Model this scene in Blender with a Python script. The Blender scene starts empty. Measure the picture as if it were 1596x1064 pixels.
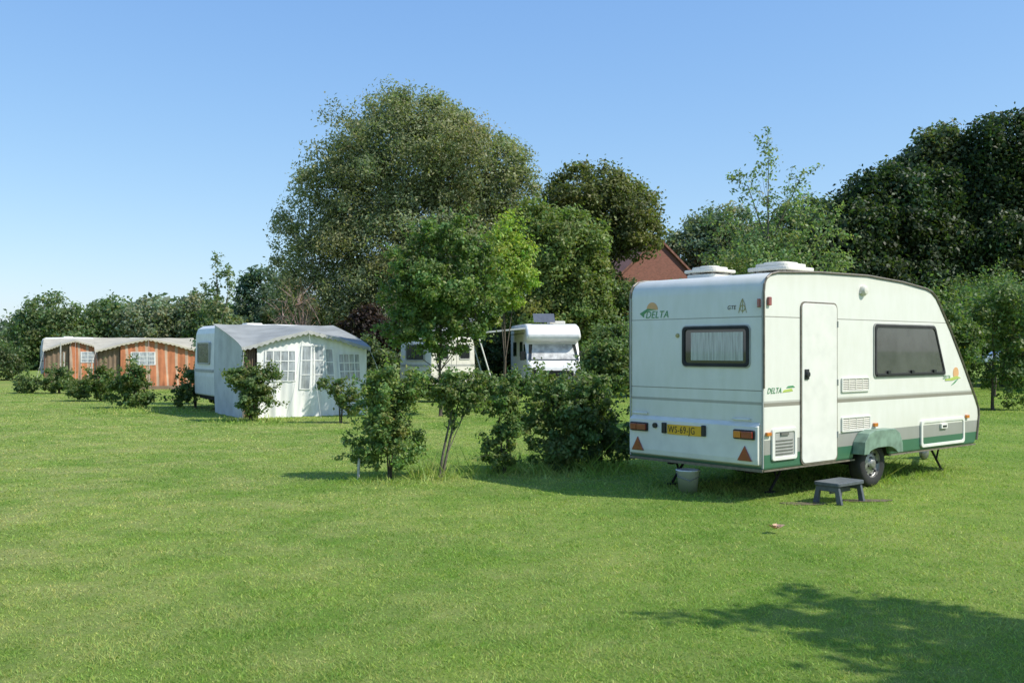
import bpy, bmesh, math, random
import numpy as np
from mathutils import Vector, Matrix
RNG=np.random.default_rng(7); random.seed(7)
scene=bpy.context.scene
COL=scene.collection
rad=math.radians

# ------------------------------------------------------------ materials
def nmat(name):
    m=bpy.data.materials.new(name); m.use_nodes=True
    nt=m.node_tree; nt.nodes.clear()
    out=nt.nodes.new('ShaderNodeOutputMaterial'); b=nt.nodes.new('ShaderNodeBsdfPrincipled')
    nt.links.new(b.outputs[0],out.inputs[0])
    return m,nt,b,out
def N(nt,t,**k):
    n=nt.nodes.new(t)
    for a,v in k.items(): setattr(n,a,v)
    return n
def mixc(nt,fac,a,b,mode='MIX'):
    n=nt.nodes.new('ShaderNodeMix'); n.data_type='RGBA'; n.blend_type=mode
    for sock,v in ((n.inputs[0],fac),(n.inputs[6],a),(n.inputs[7],b)):
        if isinstance(v,bpy.types.NodeSocket): nt.links.new(v,sock)
        elif isinstance(v,(int,float)): sock.default_value=v
        else: sock.default_value=(*v,1)
    return n.outputs[2]
def ramp(nt,src,stops,interp='LINEAR'):
    r=nt.nodes.new('ShaderNodeValToRGB'); r.color_ramp.interpolation=interp
    els=r.color_ramp.elements
    while len(els)<len(stops): els.new(0.5)
    for e,(p,c) in zip(els,stops):
        e.position=p; e.color=(*c,1) if len(c)==3 else c
    nt.links.new(src,r.inputs[0]); return r.outputs[0]
def simple(name,col,rough=0.5,metal=0.0,var=0.12,scale=6,bump=0.0,bscale=60,coat=0.0,stretch=None):
    m,nt,b,out=nmat(name)
    tc=N(nt,'ShaderNodeTexCoord'); src=tc.outputs['Object']
    if stretch:
        mp=N(nt,'ShaderNodeMapping'); mp.inputs['Scale'].default_value=stretch
        nt.links.new(src,mp.inputs[0]); src=mp.outputs[0]
    n=N(nt,'ShaderNodeTexNoise'); n.inputs['Scale'].default_value=scale; n.inputs['Detail'].default_value=5
    nt.links.new(src,n.inputs['Vector'])
    d=tuple(c*(1-var*2) for c in col)
    c=ramp(nt,n.outputs[0],[(0.3,d),(0.62,col)])
    nt.links.new(c,b.inputs['Base Color'])
    b.inputs['Roughness'].default_value=rough; b.inputs['Metallic'].default_value=metal
    b.inputs['Coat Weight'].default_value=coat
    if bump>0:
        n2=N(nt,'ShaderNodeTexNoise'); n2.inputs['Scale'].default_value=bscale; n2.inputs['Detail'].default_value=4
        nt.links.new(tc.outputs['Object'],n2.inputs['Vector'])
        bp=N(nt,'ShaderNodeBump'); bp.inputs['Strength'].default_value=bump; bp.inputs['Distance'].default_value=0.02
        nt.links.new(n2.outputs[0],bp.inputs['Height']); nt.links.new(bp.outputs[0],b.inputs['Normal'])
    return m
def banded(name,bands,zmax=2.6,rough=0.32,dirt=0.12):
    """painted sheet metal with horizontal colour bands, streaky dirt and slight waviness"""
    m,nt,b,out=nmat(name)
    tc=N(nt,'ShaderNodeTexCoord'); sp=N(nt,'ShaderNodeSeparateXYZ'); nt.links.new(tc.outputs['Object'],sp.inputs[0])
    dv=N(nt,'ShaderNodeMath',operation='DIVIDE'); nt.links.new(sp.outputs[2],dv.inputs[0]); dv.inputs[1].default_value=zmax
    c=ramp(nt,dv.outputs[0],[(z/zmax,col) for z,col in bands],'CONSTANT')
    mp=N(nt,'ShaderNodeMapping'); mp.inputs['Scale'].default_value=(4,4,1.4); nt.links.new(tc.outputs['Object'],mp.inputs[0])
    n=N(nt,'ShaderNodeTexNoise'); n.inputs['Scale'].default_value=1.8; n.inputs['Detail'].default_value=7; n.inputs['Roughness'].default_value=.6
    nt.links.new(mp.outputs[0],n.inputs['Vector'])
    d=ramp(nt,n.outputs[0],[(0.3,(1-dirt*1.1,1-dirt,1-dirt*1.5)),(0.65,(1,1,1))])
    c2=mixc(nt,1.0,c,d,'MULTIPLY')
    low=ramp(nt,dv.outputs[0],[(0.13,(.86,.84,.78)),(0.34,(1,1,1)),(.86,(1,1,1)),(.95,(.94,.93,.88))])
    c3=mixc(nt,1.0,c2,low,'MULTIPLY')
    nt.links.new(c3,b.inputs['Base Color']); b.inputs['Roughness'].default_value=rough
    n2=N(nt,'ShaderNodeTexNoise'); n2.inputs['Scale'].default_value=1.6; nt.links.new(tc.outputs['Object'],n2.inputs['Vector'])
    bp=N(nt,'ShaderNodeBump'); bp.inputs['Strength'].default_value=.3; bp.inputs['Distance'].default_value=.03
    nt.links.new(n2.outputs[0],bp.inputs['Height'])
    n3=N(nt,'ShaderNodeTexNoise'); n3.inputs['Scale'].default_value=160; nt.links.new(tc.outputs['Object'],n3.inputs['Vector'])
    bp2=N(nt,'ShaderNodeBump'); bp2.inputs['Strength'].default_value=.12; bp2.inputs['Distance'].default_value=.004
    nt.links.new(n3.outputs[0],bp2.inputs['Height']); nt.links.new(bp.outputs[0],bp2.inputs['Normal'])
    nt.links.new(bp2.outputs[0],b.inputs['Normal'])
    return m
W_=(.745,.74,.685); GR=(.34,.345,.33); GN=(.055,.17,.105)
M={}
M['side']=banded('caravan_side_paint',[(0,GN),(.50,GR),(.655,W_),(1.0,(.27,.25,.21)),(1.045,(.48,.47,.43)),(1.06,W_),(1.935,(.30,.28,.25)),(1.948,W_)],dirt=.06)
M['rear']=banded('caravan_rear_paint',[(0,(.09,.19,.13)),(.385,(.42,.42,.39)),(.405,W_),(1.02,(.42,.41,.37)),(1.05,W_),(1.165,(.3,.28,.23)),(1.175,W_),(1.935,(.35,.34,.3)),(1.945,W_)],dirt=.08)
M['white']=simple('white_plastic',(.77,.76,.70),.4,var=.05)
M['purewhite']=simple('white_paint',(.78,.78,.75),.4,var=.05)
M['cream']=simple('cream_paint',(.74,.71,.62),.4,var=.08)
M['trim']=simple('weathered_trim',(.20,.17,.13),.5,var=.2,scale=20)
M['rubber']=simple('black_rubber',(.025,.025,.026),.75,var=.2,bump=.2)
M['dark']=simple('dark_underbody',(.025,.024,.022),.9,var=.3)
M['glass']=simple('tinted_glass',(.025,.028,.03),.08,var=.1,coat=1)
M['blind']=simple('grey_window_blind',(.075,.076,.072),.25,var=.22,scale=3,coat=.5,bump=.1,bscale=400)
M['curtain']=simple('net_curtain',(.48,.51,.49),.35,var=.22,scale=9,coat=1,stretch=(1,6,.4))
M['green']=simple('faded_green_plastic',(.22,.33,.25),.5,var=.2,scale=9)
M['red']=simple('red_lens',(.30,.035,.022),.25,var=.2,coat=1)
M['orange']=simple('orange_lens',(.65,.20,.02),.25,var=.15,coat=1)
M['plate']=simple('yellow_plate',(.78,.43,.02),.4,var=.06)
M['black']=simple('black_paint',(.015,.015,.015),.45,var=.1)
M['ltgrey']=simple('light_grey_panel',(.42,.42,.39),.45,var=.1)
M['ventgrey']=simple('dark_grey_panel',(.16,.16,.14),.6,var=.1)  # plain dark grey for vent backing, hatch grille and bumper
M['rim']=simple('steel_rim',(.40,.40,.38),.4,metal=.5,var=.25,scale=20)
M['steel']=simple('galvanised_steel',(.33,.33,.33),.45,metal=.7,var=.2,scale=30)
M['stool']=simple('blue_grey_plastic',(.10,.115,.13),.5,var=.15,scale=20)
M['bucket']=simple('translucent_bucket',(.84,.85,.85),.4,var=.05)
M['sunlogo']=simple('orange_decal',(.72,.40,.18),.4,var=.05)
M['greenlogo']=simple('green_decal',(.08,.28,.12),.4,var=.05)
M['limelogo']=simple('lime_decal',(.45,.55,.12),.4,var=.05)
M['gold']=simple('gold_decal',(.42,.36,.16),.4,var=.05)
M['brownleaf']=simple('dried_leaf',(.62,.40,.26),.8,var=.2,scale=30)
M['soil']=simple('bare_soil',(.16,.13,.08),.95,var=.3,scale=20,bump=.5)
M['wood']=simple('white_painted_post',(.6,.58,.52),.6,var=.2,scale=12)
M['solar']=simple('solar_cell',(.12,.13,.15),.25,var=.1,coat=.6)
M['screen']=simple('silver_screen_cover',(.66,.66,.64),.4,var=.25,scale=5)
def bark(name,col): return simple(name,col,.9,var=.25,scale=9,bump=.6,bscale=25)
M['bark']=bark('bark_brown',(.10,.08,.055)); M['barkgrey']=bark('bark_grey',(.17,.15,.115)); M['twigpink']=bark('bare_twigs',(.32,.23,.19))
def stripes(name,ca,cb,freq,thr=.5,rough=.75):
    m,nt,b,out=nmat(name)
    tc=N(nt,'ShaderNodeTexCoord'); sp=N(nt,'ShaderNodeSeparateXYZ'); nt.links.new(tc.outputs['Object'],sp.inputs[0])
    ad=N(nt,'ShaderNodeMath',operation='ADD'); nt.links.new(sp.outputs[0],ad.inputs[0]); nt.links.new(sp.outputs[1],ad.inputs[1])
    mu=N(nt,'ShaderNodeMath',operation='MULTIPLY'); nt.links.new(ad.outputs[0],mu.inputs[0]); mu.inputs[1].default_value=freq
    fr=N(nt,'ShaderNodeMath',operation='FRACT'); nt.links.new(mu.outputs[0],fr.inputs[0])
    c=ramp(nt,fr.outputs[0],[(0,ca),(thr,cb)],'CONSTANT')
    n=N(nt,'ShaderNodeTexNoise'); n.inputs['Scale'].default_value=2.5; nt.links.new(tc.outputs['Object'],n.inputs['Vector'])
    d=ramp(nt,n.outputs[0],[(.35,(.78,.78,.78)),(.65,(1,1,1))])
    nt.links.new(mixc(nt,1.0,c,d,'MULTIPLY'),b.inputs['Base Color']); b.inputs['Roughness'].default_value=rough
    return m
M['orangestripe']=stripes('orange_striped_canvas',(.58,.21,.095),(.60,.42,.30),2.6,.72)
M['brownstripe']=stripes('rust_striped_canvas',(.45,.15,.07),(.50,.36,.26),2.6,.66)
M['canvaswhite']=simple('white_canvas',(.84,.84,.81),.7,var=.08,scale=3,stretch=(2.5,2.5,.4))
M['canvasgrey']=simple('grey_canvas',(.33,.34,.32),.8,var=.15,scale=2)
M['canvasltgrey']=simple('light_grey_canvas',(.56,.57,.56),.75,var=.12,scale=2)
M['canvasbeige']=simple('beige_canvas',(.50,.46,.36),.8,var=.12,scale=2)
M['canvasbrown']=simple('brown_canvas',(.26,.18,.12),.8,var=.15,scale=3)
M['pvc']=simple('clear_pvc_window',(.42,.45,.46),.25,var=.28,scale=4,coat=.5,stretch=(3,1,.8))
def brickmat():
    m,nt,b,out=nmat('red_brick')
    tc=N(nt,'ShaderNodeTexCoord'); mp=N(nt,'ShaderNodeMapping'); mp.inputs['Rotation'].default_value=(rad(90),0,0)
    nt.links.new(tc.outputs['Object'],mp.inputs[0])
    br=N(nt,'ShaderNodeTexBrick'); br.inputs['Scale'].default_value=4; br.inputs['Color1'].default_value=(.31,.125,.085,1)
    br.inputs['Color2'].default_value=(.23,.095,.065,1); br.inputs['Mortar'].default_value=(.26,.18,.14,1); br.inputs['Mortar Size'].default_value=.012
    nt.links.new(mp.outputs[0],br.inputs[0]); nt.links.new(br.outputs[0],b.inputs['Base Color']); b.inputs['Roughness'].default_value=.9
    return m
M['brick']=brickmat(); M['tile']=stripes('orange_roof_tiles',(.28,.13,.085),(.21,.09,.06),3,.5)
M['carblue']=simple('blue_grey_car_paint',(.35,.42,.5),.3,var=.05,coat=1)

def leafmat():
    m,nt,b,out=nmat('leaves')
    at=N(nt,'ShaderNodeAttribute',attribute_name='tint')
    b.inputs['Roughness'].default_value=.5; b.inputs['Specular IOR Level'].default_value=.35
    nt.links.new(at.outputs['Color'],b.inputs['Base Color'])
    tr=N(nt,'ShaderNodeBsdfTranslucent')
    c=mixc(nt,1.0,at.outputs['Color'],(1.6,1.9,.8),'MULTIPLY'); nt.links.new(c,tr.inputs[0])
    mx=N(nt,'ShaderNodeMixShader'); mx.inputs[0].default_value=.35
    nt.links.new(b.outputs[0],mx.inputs[1]); nt.links.new(tr.outputs[0],mx.inputs[2]); nt.links.new(mx.outputs[0],out.inputs[0])
    return m
M['leaf']=leafmat()
def grassmat(name,blade):
    m,nt,b,out=nmat(name)
    g=N(nt,'ShaderNodeNewGeometry'); pos=g.outputs['Position']
    def noise(s,d=4,r=.55):
        n=N(nt,'ShaderNodeTexNoise'); n.inputs['Scale'].default_value=s; n.inputs['Detail'].default_value=d; n.inputs['Roughness'].default_value=r
        mp=N(nt,'ShaderNodeMapping'); mp.inputs['Scale'].default_value=(1,1,0); nt.links.new(pos,mp.inputs[0]); nt.links.new(mp.outputs[0],n.inputs['Vector']); return n.outputs[0]
    lush=(.19,.32,.050); mid=(.25,.37,.070); dry=(.46,.45,.19)
    a=ramp(nt,noise(.38,4),[(.38,lush),(.5,mid),(.64,(.31,.405,.092))])
    sp=N(nt,'ShaderNodeSeparateXYZ'); nt.links.new(pos,sp.inputs[0])
    mr=N(nt,'ShaderNodeMapRange'); mr.inputs[1].default_value=2.5; mr.inputs[2].default_value=-4.0; mr.inputs[3].default_value=.12; mr.inputs[4].default_value=.6
    nt.links.new(sp.outputs[0],mr.inputs[0])
    f1=ramp(nt,noise(1.1,7,.68),[(.40,(0,0,0)),(.64,(1,1,1))])
    mu=N(nt,'ShaderNodeMath',operation='MULTIPLY'); nt.links.new(f1,mu.inputs[0]); nt.links.new(mr.outputs[0],mu.inputs[1])
    a=mixc(nt,mu.outputs[0],a,dry)
    f2=ramp(nt,noise(6,4,.7),[(.50,(0,0,0)),(.70,(.4,.4,.4))])
    a=mixc(nt,f2,a,(.40,.40,.16))
    f3=ramp(nt,noise(2.0,5,.65),[(.46,(0,0,0)),(.68,(.42,.42,.42))])
    a=mixc(nt,f3,a,(.13,.26,.040))
    if blade:
        at=N(nt,'ShaderNodeAttribute',attribute_name='tint'); a=mixc(nt,1.0,a,at.outputs['Color'],'MULTIPLY')
        nt.links.new(a,b.inputs['Base Color']); b.inputs['Roughness'].default_value=.6; b.inputs['Specular IOR Level'].default_value=.25
        tr=N(nt,'ShaderNodeBsdfTranslucent'); c=mixc(nt,1.0,a,(1.2,1.4,.75),'MULTIPLY'); nt.links.new(c,tr.inputs[0])
        mx=N(nt,'ShaderNodeMixShader'); mx.inputs[0].default_value=.35
        nt.links.new(b.outputs[0],mx.inputs[1]); nt.links.new(tr.outputs[0],mx.inputs[2]); nt.links.new(mx.outputs[0],out.inputs[0])
    else:
        f4=noise(30,6,.8); sc=ramp(nt,f4,[(.3,(.55,.55,.5)),(.7,(.92,.92,.92))]); a=mixc(nt,1.0,a,sc,'MULTIPLY')
        nt.links.new(a,b.inputs['Base Color']); b.inputs['Roughness'].default_value=.95; b.inputs['Specular IOR Level'].default_value=.1
        bp=N(nt,'ShaderNodeBump'); bp.inputs['Strength'].default_value=.75; bp.inputs['Distance'].default_value=.04
        nt.links.new(noise(14,8,.8),bp.inputs['Height']); nt.links.new(bp.outputs[0],b.inputs['Normal'])
    return m
M['ground']=grassmat('lawn_ground',False); M['blade']=grassmat('lawn_blades',True)

# ------------------------------------------------------------ mesh helpers
def rr(u0,u1,v0,v1,r,n=4):
    pts=[]
    for cu,cv,a0 in ((u1-r,v1-r,0),(u0+r,v1-r,90),(u0+r,v0+r,180),(u1-r,v0+r,270)):
        for i in range(n+1):
            a=rad(a0+90*i/n); pts.append((cu+r*math.cos(a),cv+r*math.sin(a)))
    return pts
def circ(u,v,r,n=20,a0=0,a1=360):
    k=n if a1-a0>=360 else n+1
    return [(u+r*math.cos(rad(a0+(a1-a0)*i/n)),v+r*math.sin(rad(a0+(a1-a0)*i/n))) for i in range(k)]
class MB:
    def __init__(s): s.v=[];s.f=[];s.mi=[]
    def _p(s,axis,u,v,a):
        return (u,a,v) if axis=='y' else (a,u,v) if axis=='x' else (u,v,a)
    def prism(s,poly,axis,a,b,mi=0,mside=None):
        n=len(poly);o=len(s.v)
        s.v+=[s._p(axis,u,v,a) for u,v in poly]+[s._p(axis,u,v,b) for u,v in poly]
        s.f.append(tuple(range(o,o+n)));s.mi.append(mi)
        s.f.append(tuple(range(o+2*n-1,o+n-1,-1)));s.mi.append(mi)
        for i in range(n):
            j=(i+1)%n; s.f.append((o+i,o+j,o+n+j,o+n+i)); s.mi.append(mi if mside is None else (mside[i] if isinstance(mside,list) else mside))
        return s
    def ring(s,po,pi,axis,a,b,mi=0):
        n=len(po);o=len(s.v)
        for P,q in ((po,a),(pi,a),(po,b),(pi,b)): s.v+=[s._p(axis,u,v,q) for u,v in P]
        for i in range(n):
            j=(i+1)%n
            for f in ((o+i,o+j,o+n+j,o+n+i),(o+2*n+i,o+3*n+i,o+3*n+j,o+2*n+j),(o+i,o+2*n+i,o+2*n+j,o+j),(o+n+i,o+n+j,o+3*n+j,o+3*n+i)):
                s.f.append(f);s.mi.append(mi)
        return s
    def box(s,x0,x1,y0,y1,z0,z1,mi=0):
        return s.prism([(x0,y0),(x1,y0),(x1,y1),(x0,y1)],'z',z0,z1,mi)
    def tube(s,pts,rads,n=6,mi=0):
        o=len(s.v);P=[Vector(p) for p in pts]
        for k,p in enumerate(P):
            d=(P[min(k+1,len(P)-1)]-P[max(k-1,0)]).normalized()
            a=d.orthogonal().normalized() if abs(d.z)>.9 else d.cross(Vector((0,0,1))).normalized()
            if abs(d.z)>.9: a=Vector((0,1,0)).cross(d).normalized()
            b=d.cross(a)
            r=rads[k] if hasattr(rads,'__len__') else rads
            for i in range(n):
                t=2*math.pi*i/n; s.v.append(tuple(p+a*math.cos(t)*r+b*math.sin(t)*r))
        for k in range(len(P)-1):
            for i in range(n):
                j=(i+1)%n; s.f.append((o+k*n+i,o+k*n+j,o+(k+1)*n+j,o+(k+1)*n+i));s.mi.append(mi)
        s.f.append(tuple(range(o,o+n)));s.mi.append(mi)
        s.f.append(tuple(range(o+len(P)*n-1,o+(len(P)-1)*n-1,-1)));s.mi.append(mi)
        return s
    def lathe(s,prof,axis,c,n=28,mi=0):
        o=len(s.v)
        for r,h in prof:
            for i in range(n):
                t=2*math.pi*i/n; u,v=r*math.cos(t),r*math.sin(t)
                s.v.append((c[0]+u,c[1]+h,c[2]+v) if axis=='y' else (c[0]+h,c[1]+u,c[2]+v) if axis=='x' else (c[0]+u,c[1]+v,c[2]+h))
        for k in range(len(prof)-1):
            for i in range(n):
                j=(i+1)%n; s.f.append((o+k*n+i,o+k*n+j,o+(k+1)*n+j,o+(k+1)*n+i));s.mi.append(mi)
        return s
    def quad(s,*p,mi=0):
        o=len(s.v); s.v+=[tuple(q) for q in p]; s.f.append(tuple(range(o,o+len(p)))); s.mi.append(mi); return s
    def obj(s,name,mats,parent=None,bevel=0,smooth=False,label=None,seg=2,loc=None,rotz=0,fix=True):
        me=bpy.data.meshes.new(name); me.from_pydata(s.v,[],s.f)
        for m in (mats if isinstance(mats,list) else [mats]): me.materials.append(M[m])
        me.polygons.foreach_set('material_index',s.mi)
        if fix:
            bm=bmesh.new(); bm.from_mesh(me); bmesh.ops.recalc_face_normals(bm,faces=bm.faces); bm.to_mesh(me); bm.free()
        if smooth: me.shade_smooth()
        o=bpy.data.objects.new(name,me); COL.objects.link(o)
        if parent: o.parent=parent
        if loc: o.location=loc
        if rotz: o.rotation_euler[2]=rotz
        if bevel>0:
            b=o.modifiers.new('bevel','BEVEL'); b.width=bevel; b.segments=seg; b.limit_method='ANGLE'; b.angle_limit=rad(50)
        if label: o['label']=label
        return o
def thing(name,label,cat,loc,rotz=0,group=None,kind=None):
    e=bpy.data.objects.new(name,None); COL.objects.link(e); e.location=loc; e.rotation_euler[2]=rotz
    e.empty_display_size=.3
    e['label']=label; e['category']=cat
    if group: e['group']=group
    if kind: e['kind']=kind
    return e
def top(o,label,cat,group=None,kind=None):
    o['label']=label; o['category']=cat
    if group:o['group']=group
    if kind:o['kind']=kind
    return o
def text(name,body,size,mat,parent,plane,pos,shear=0.,width=1.0,sp=1.05):
    cu=bpy.data.curves.new(name,'FONT'); cu.body=body; cu.size=size; cu.shear=shear; cu.extrude=.0008; cu.space_character=sp
    tmp=bpy.data.objects.new('tmp',cu); COL.objects.link(tmp)
    dg=bpy.context.evaluated_depsgraph_get(); dg.update()
    me=bpy.data.meshes.new_from_object(tmp.evaluated_get(dg)); bpy.data.objects.remove(tmp)
    me.name=name; me.materials.clear(); me.materials.append(M[mat])
    if plane=='rear': R=Matrix(((0,0,-1),(-1,0,0),(0,1,0)))
    else: R=Matrix(((1,0,0),(0,0,-1),(0,1,0)))
    T=R.to_4x4()@Matrix.Diagonal((width,1,1,1)); T=Matrix.Translation(pos)@T
    me.transform(T)
    o=bpy.data.objects.new(name,me); COL.objects.link(o); o.parent=parent
    return o

def np_mesh(name,V,nper,mat,tint=None,parent=None):
    n=len(V)//nper
    me=bpy.data.meshes.new(name); me.vertices.add(len(V)); me.vertices.foreach_set('co',V.astype(np.float32).ravel())
    me.loops.add(len(V)); me.loops.foreach_set('vertex_index',np.arange(len(V),dtype=np.int32))
    me.polygons.add(n); me.polygons.foreach_set('loop_start',np.arange(0,len(V),nper,dtype=np.int32))
    try: me.polygons.foreach_set('loop_total',np.full(n,nper,dtype=np.int32))
    except Exception: pass
    me.update(calc_edges=True)
    if tint is not None:
        a=me.attributes.new('tint','FLOAT_COLOR','POINT')
        c=np.ones((len(V),4),np.float32); c[:,:3]=np.repeat(tint,nper,axis=0); a.data.foreach_set('color',c.ravel())
    me.materials.append(M[mat])
    o=bpy.data.objects.new(name,me); COL.objects.link(o)
    if parent:o.parent=parent
    return o
def unit(a): return a/np.maximum(np.linalg.norm(a,axis=-1,keepdims=True),1e-6)
def leaves(name,C,s,tint,parent,outward=None,aspect=.55,droop=0):
    n=len(C)
    nn=RNG.normal(size=(n,3)); 
    if outward is not None: nn=unit(nn)+outward*1.0
    nn[:,2]+=.35; nn=unit(nn)
    a=RNG.normal(size=(n,3)); a[:,2]-=droop; a=unit(a-nn*np.sum(a*nn,axis=1,keepdims=True)); b=np.cross(nn,a)
    s=(s*RNG.uniform(.6,1.35,n))[:,None]
    V=np.stack([C+a*s, C+b*s*aspect+nn*s*.18, C-a*s, C-b*s*aspect+nn*s*.18],axis=1).reshape(-1,3)
    return np_mesh(name,V,4,'leaf',tint,parent)

def tree(name,label,cat,base,lobes,n,s,col,trunk_r=.2,group=None,clumps=60,cr=.3,bk='bark',trunk_top=None,stems=1,aspect=.55,var=.2,lean=(0,0),limb=True,shell=.45,hue=.2,spread=.1,droop=0,dense=1.7,fill=.3,bright=1.6,shoots=0,slen=1.0):
    e=thing(name,label,cat,base,group=group)
    n=int(n*dense); s=s*(1.25/dense)**.5
    clumps=int(clumps*1.5)
    L=np.array(lobes,float); w=(L[:,3]*L[:,4]*L[:,5])**(2/3); w/=w.sum()
    cc=[];rr_=[];lb=[]
    for i,(l,wi) in enumerate(zip(L,w)):
        k=max(3,int(round(clumps*wi)))
        d=unit(RNG.normal(size=(k,3))); rad_=RNG.uniform(shell**3,1,k)**(1/3)*RNG.uniform(.85,1.12,k)
        cc.append(l[:3]+d*rad_[:,None]*l[3:6]); rr_.append(RNG.uniform(.5,1.4,k)*cr*(l[3]*l[4]*l[5])**(1/3)); lb+= [i]*k
    cc=np.concatenate(cc); R=np.concatenate(rr_); lb=np.array(lb)
    keep=cc[:,2]>R*.3; cc=cc[keep];R=R[keep];lb=lb[keep]
    K=len(cc); pw=R**2; pw/=pw.sum()
    idx=RNG.choice(K,size=n,p=pw)
    d=unit(RNG.normal(size=(n,3))); rad_=np.abs(RNG.normal(size=n))*.30+.62*RNG.uniform(0,1,n)**.5
    C=cc[idx]+d*rad_[:,None]*R[idx][:,None]*np.array([1.15,1.15,.8])
    nf=int(n*fill); li=RNG.choice(len(L),size=nf,p=w); df=unit(RNG.normal(size=(nf,3)))
    rf=RNG.uniform(0,1,nf)**(1/2.2)*(1+.06*np.sin(df[:,0]*7+li)+.05*np.sin(df[:,2]*9+2*li))
    C[:nf]=L[li,:3]+df*rf[:,None]*L[li,3:6]
    lob=lb[idx].copy(); lob[:nf]=li
    sh=[]
    if shoots:   # leafy shoots poking out of the outline
        ns=int(n*.14); si=RNG.integers(0,shoots,ns); base_l=RNG.integers(0,len(L),shoots)
        dirs=unit(RNG.normal(size=(shoots,3))*np.array([1,.8,.5])+np.array([0,0,.75]))
        st=L[base_l,:3]+dirs*L[base_l,3:6]*(.55 if slen>.8 else .75); ln=(L[base_l,3:6].mean(axis=1)*RNG.uniform(.7,1.35,shoots)*slen)[:,None]
        f=RNG.uniform(0,1,ns)
        C[nf:nf+ns]=st[si]+dirs[si]*ln[si]*f[:,None]+RNG.normal(size=(ns,3))*(s*1.1 if slen>.8 else s*2.2)
        sh=list(zip(st,st+dirs*ln))
    out=unit(C-L[lob,:3])*.6+d*.4
    ct=RNG.uniform(1-var,1+var,K); ch=RNG.normal(size=K)
    col=np.array(col)*bright
    t=col*(ct[idx]*RNG.uniform(.78,1.25,n))[:,None]
    hs=(ch[idx]*.5+RNG.normal(size=n)*.5)*hue
    t[:,0]*=np.exp(hs); t[:,2]*=np.exp(-hs*.5)
    C[:,2]=np.maximum(C[:,2],.03)
    leaves('crown' if cat!='bush' else 'foliage',C,s,np.clip(t,0,.6),e,outward=out,aspect=aspect,droop=droop)
    mb=MB(); zt=trunk_top if trunk_top else float(L[:,2].mean())
    cen=np.array([lean[0],lean[1],zt])
    forks=[]
    for q in range(stems):
        ang=2*math.pi*q/max(stems,1)+.7; o=np.array([math.cos(ang),math.sin(ang),0])*(trunk_r*1.6 if stems>1 else 0)
        tp=cen+(np.array([math.cos(ang),math.sin(ang),0])*spread*zt if stems>1 else 0)
        P=[o+(tp-o)*f+np.array([RNG.normal(),RNG.normal(),0])*trunk_r*.35*(0<f<1) for f in (0,.08,.3,.55,.8,1)]
        P[0]=P[0]-np.array([0,0,.05])
        mb.tube(P,[trunk_r*1.5,trunk_r*1.1,trunk_r*.92,trunk_r*.75,trunk_r*.5,trunk_r*.25],8)
        forks.append(P)
    if limb:
        for i,l in enumerate(L):
            P=forks[i%len(forks)]; st=P[RNG.integers(2,5)]
            mid=(st+l[:3])/2+RNG.normal(size=3)*.06*np.linalg.norm(l[:3]-st)
            mb.tube([st,mid,l[:3]],[trunk_r*.38,trunk_r*.25,trunk_r*.14],6)
            for j in np.where(lb==i)[0][:24]:
                st2=l[:3] if j%2 else mid
                mb.tube([st2,(st2+cc[j])/2+RNG.normal(size=3)*.12*R[j],cc[j]],[trunk_r*.12,trunk_r*.07,trunk_r*.03],4)
    for (a,b) in sh: mb.tube([a,b],[max(trunk_r*.08,.003),.002],4)
    mb.obj('trunk' if cat!='bush' else 'stems',bk,e,smooth=True,fix=False)
    return e

# ------------------------------------------------------------ ground + grass
mb=MB(); mb.quad((-900,-60,0),(900,-60,0),(900,1500,0),(-900,1500,0))
g=mb.obj('ground','ground'); top(g,'mown campsite lawn with lush and dry patches','grass',kind='structure')
n=700000
d=np.exp(RNG.uniform(math.log(3.6),math.log(42),n)); th=RNG.uniform(-.62,.62,n)
X=d*np.tan(th); Y=d
ph=np.sin(X*9.1+1.3*np.sin(Y*7))*np.sin(Y*8.3+1.7*np.sin(X*6.1))
keep=RNG.uniform(0,1,n)<.78+.18*ph; X=X[keep];Y=Y[keep];d=d[keep];ph=ph[keep];n=len(X)
h=RNG.uniform(.007,.021,n)*(1+.35*ph)*np.clip(1+(d-8)*.012,1,1.4)
for (bx,by,br) in ((-1.5,12.4,.75),(-.85,12.6,.5),(-.05,13,.6),(.6,13.2,.9),(1.15,13.4,.7),(2.0,11.4,.7),(3.6,12.6,1.2),(4.8,13.2,1.0),(-5.9,22.4,1.),(-9.7,26,1.6)):
    m=((X-bx)**2+(Y-by)**2)<br**2*RNG.uniform(.3,1.3,n); h[m]*=RNG.uniform(1.3,5.0,m.sum())
wd=.0026*np.maximum(1,d/5.5)*RNG.uniform(.7,1.5,n)
az=RNG.uniform(0,2*math.pi,n); ux=np.cos(az)*wd; uy=np.sin(az)*wd
la=RNG.uniform(0,2*math.pi,n); ln=h*RNG.uniform(.3,1.8,n)
B=np.stack([X,Y,np.zeros(n)],1); U=np.stack([ux,uy,np.zeros(n)],1)
T=B+np.stack([np.cos(la)*ln,np.sin(la)*ln,h],1)
V=np.stack([B-U,B+U,T],1).reshape(-1,3)
tint=np.stack([RNG.uniform(.78,1.38,n)]*3,1); tint[:,0]*=RNG.uniform(.85,1.22,n)
dry=RNG.uniform(0,1,n)<.06; tint[dry]*=np.array([1.6,1.3,1.7])
o=np_mesh('lawn_grass',V,3,'blade',tint); top(o,'short mown green grass blades covering the lawn','grass',kind='stuff')

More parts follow.
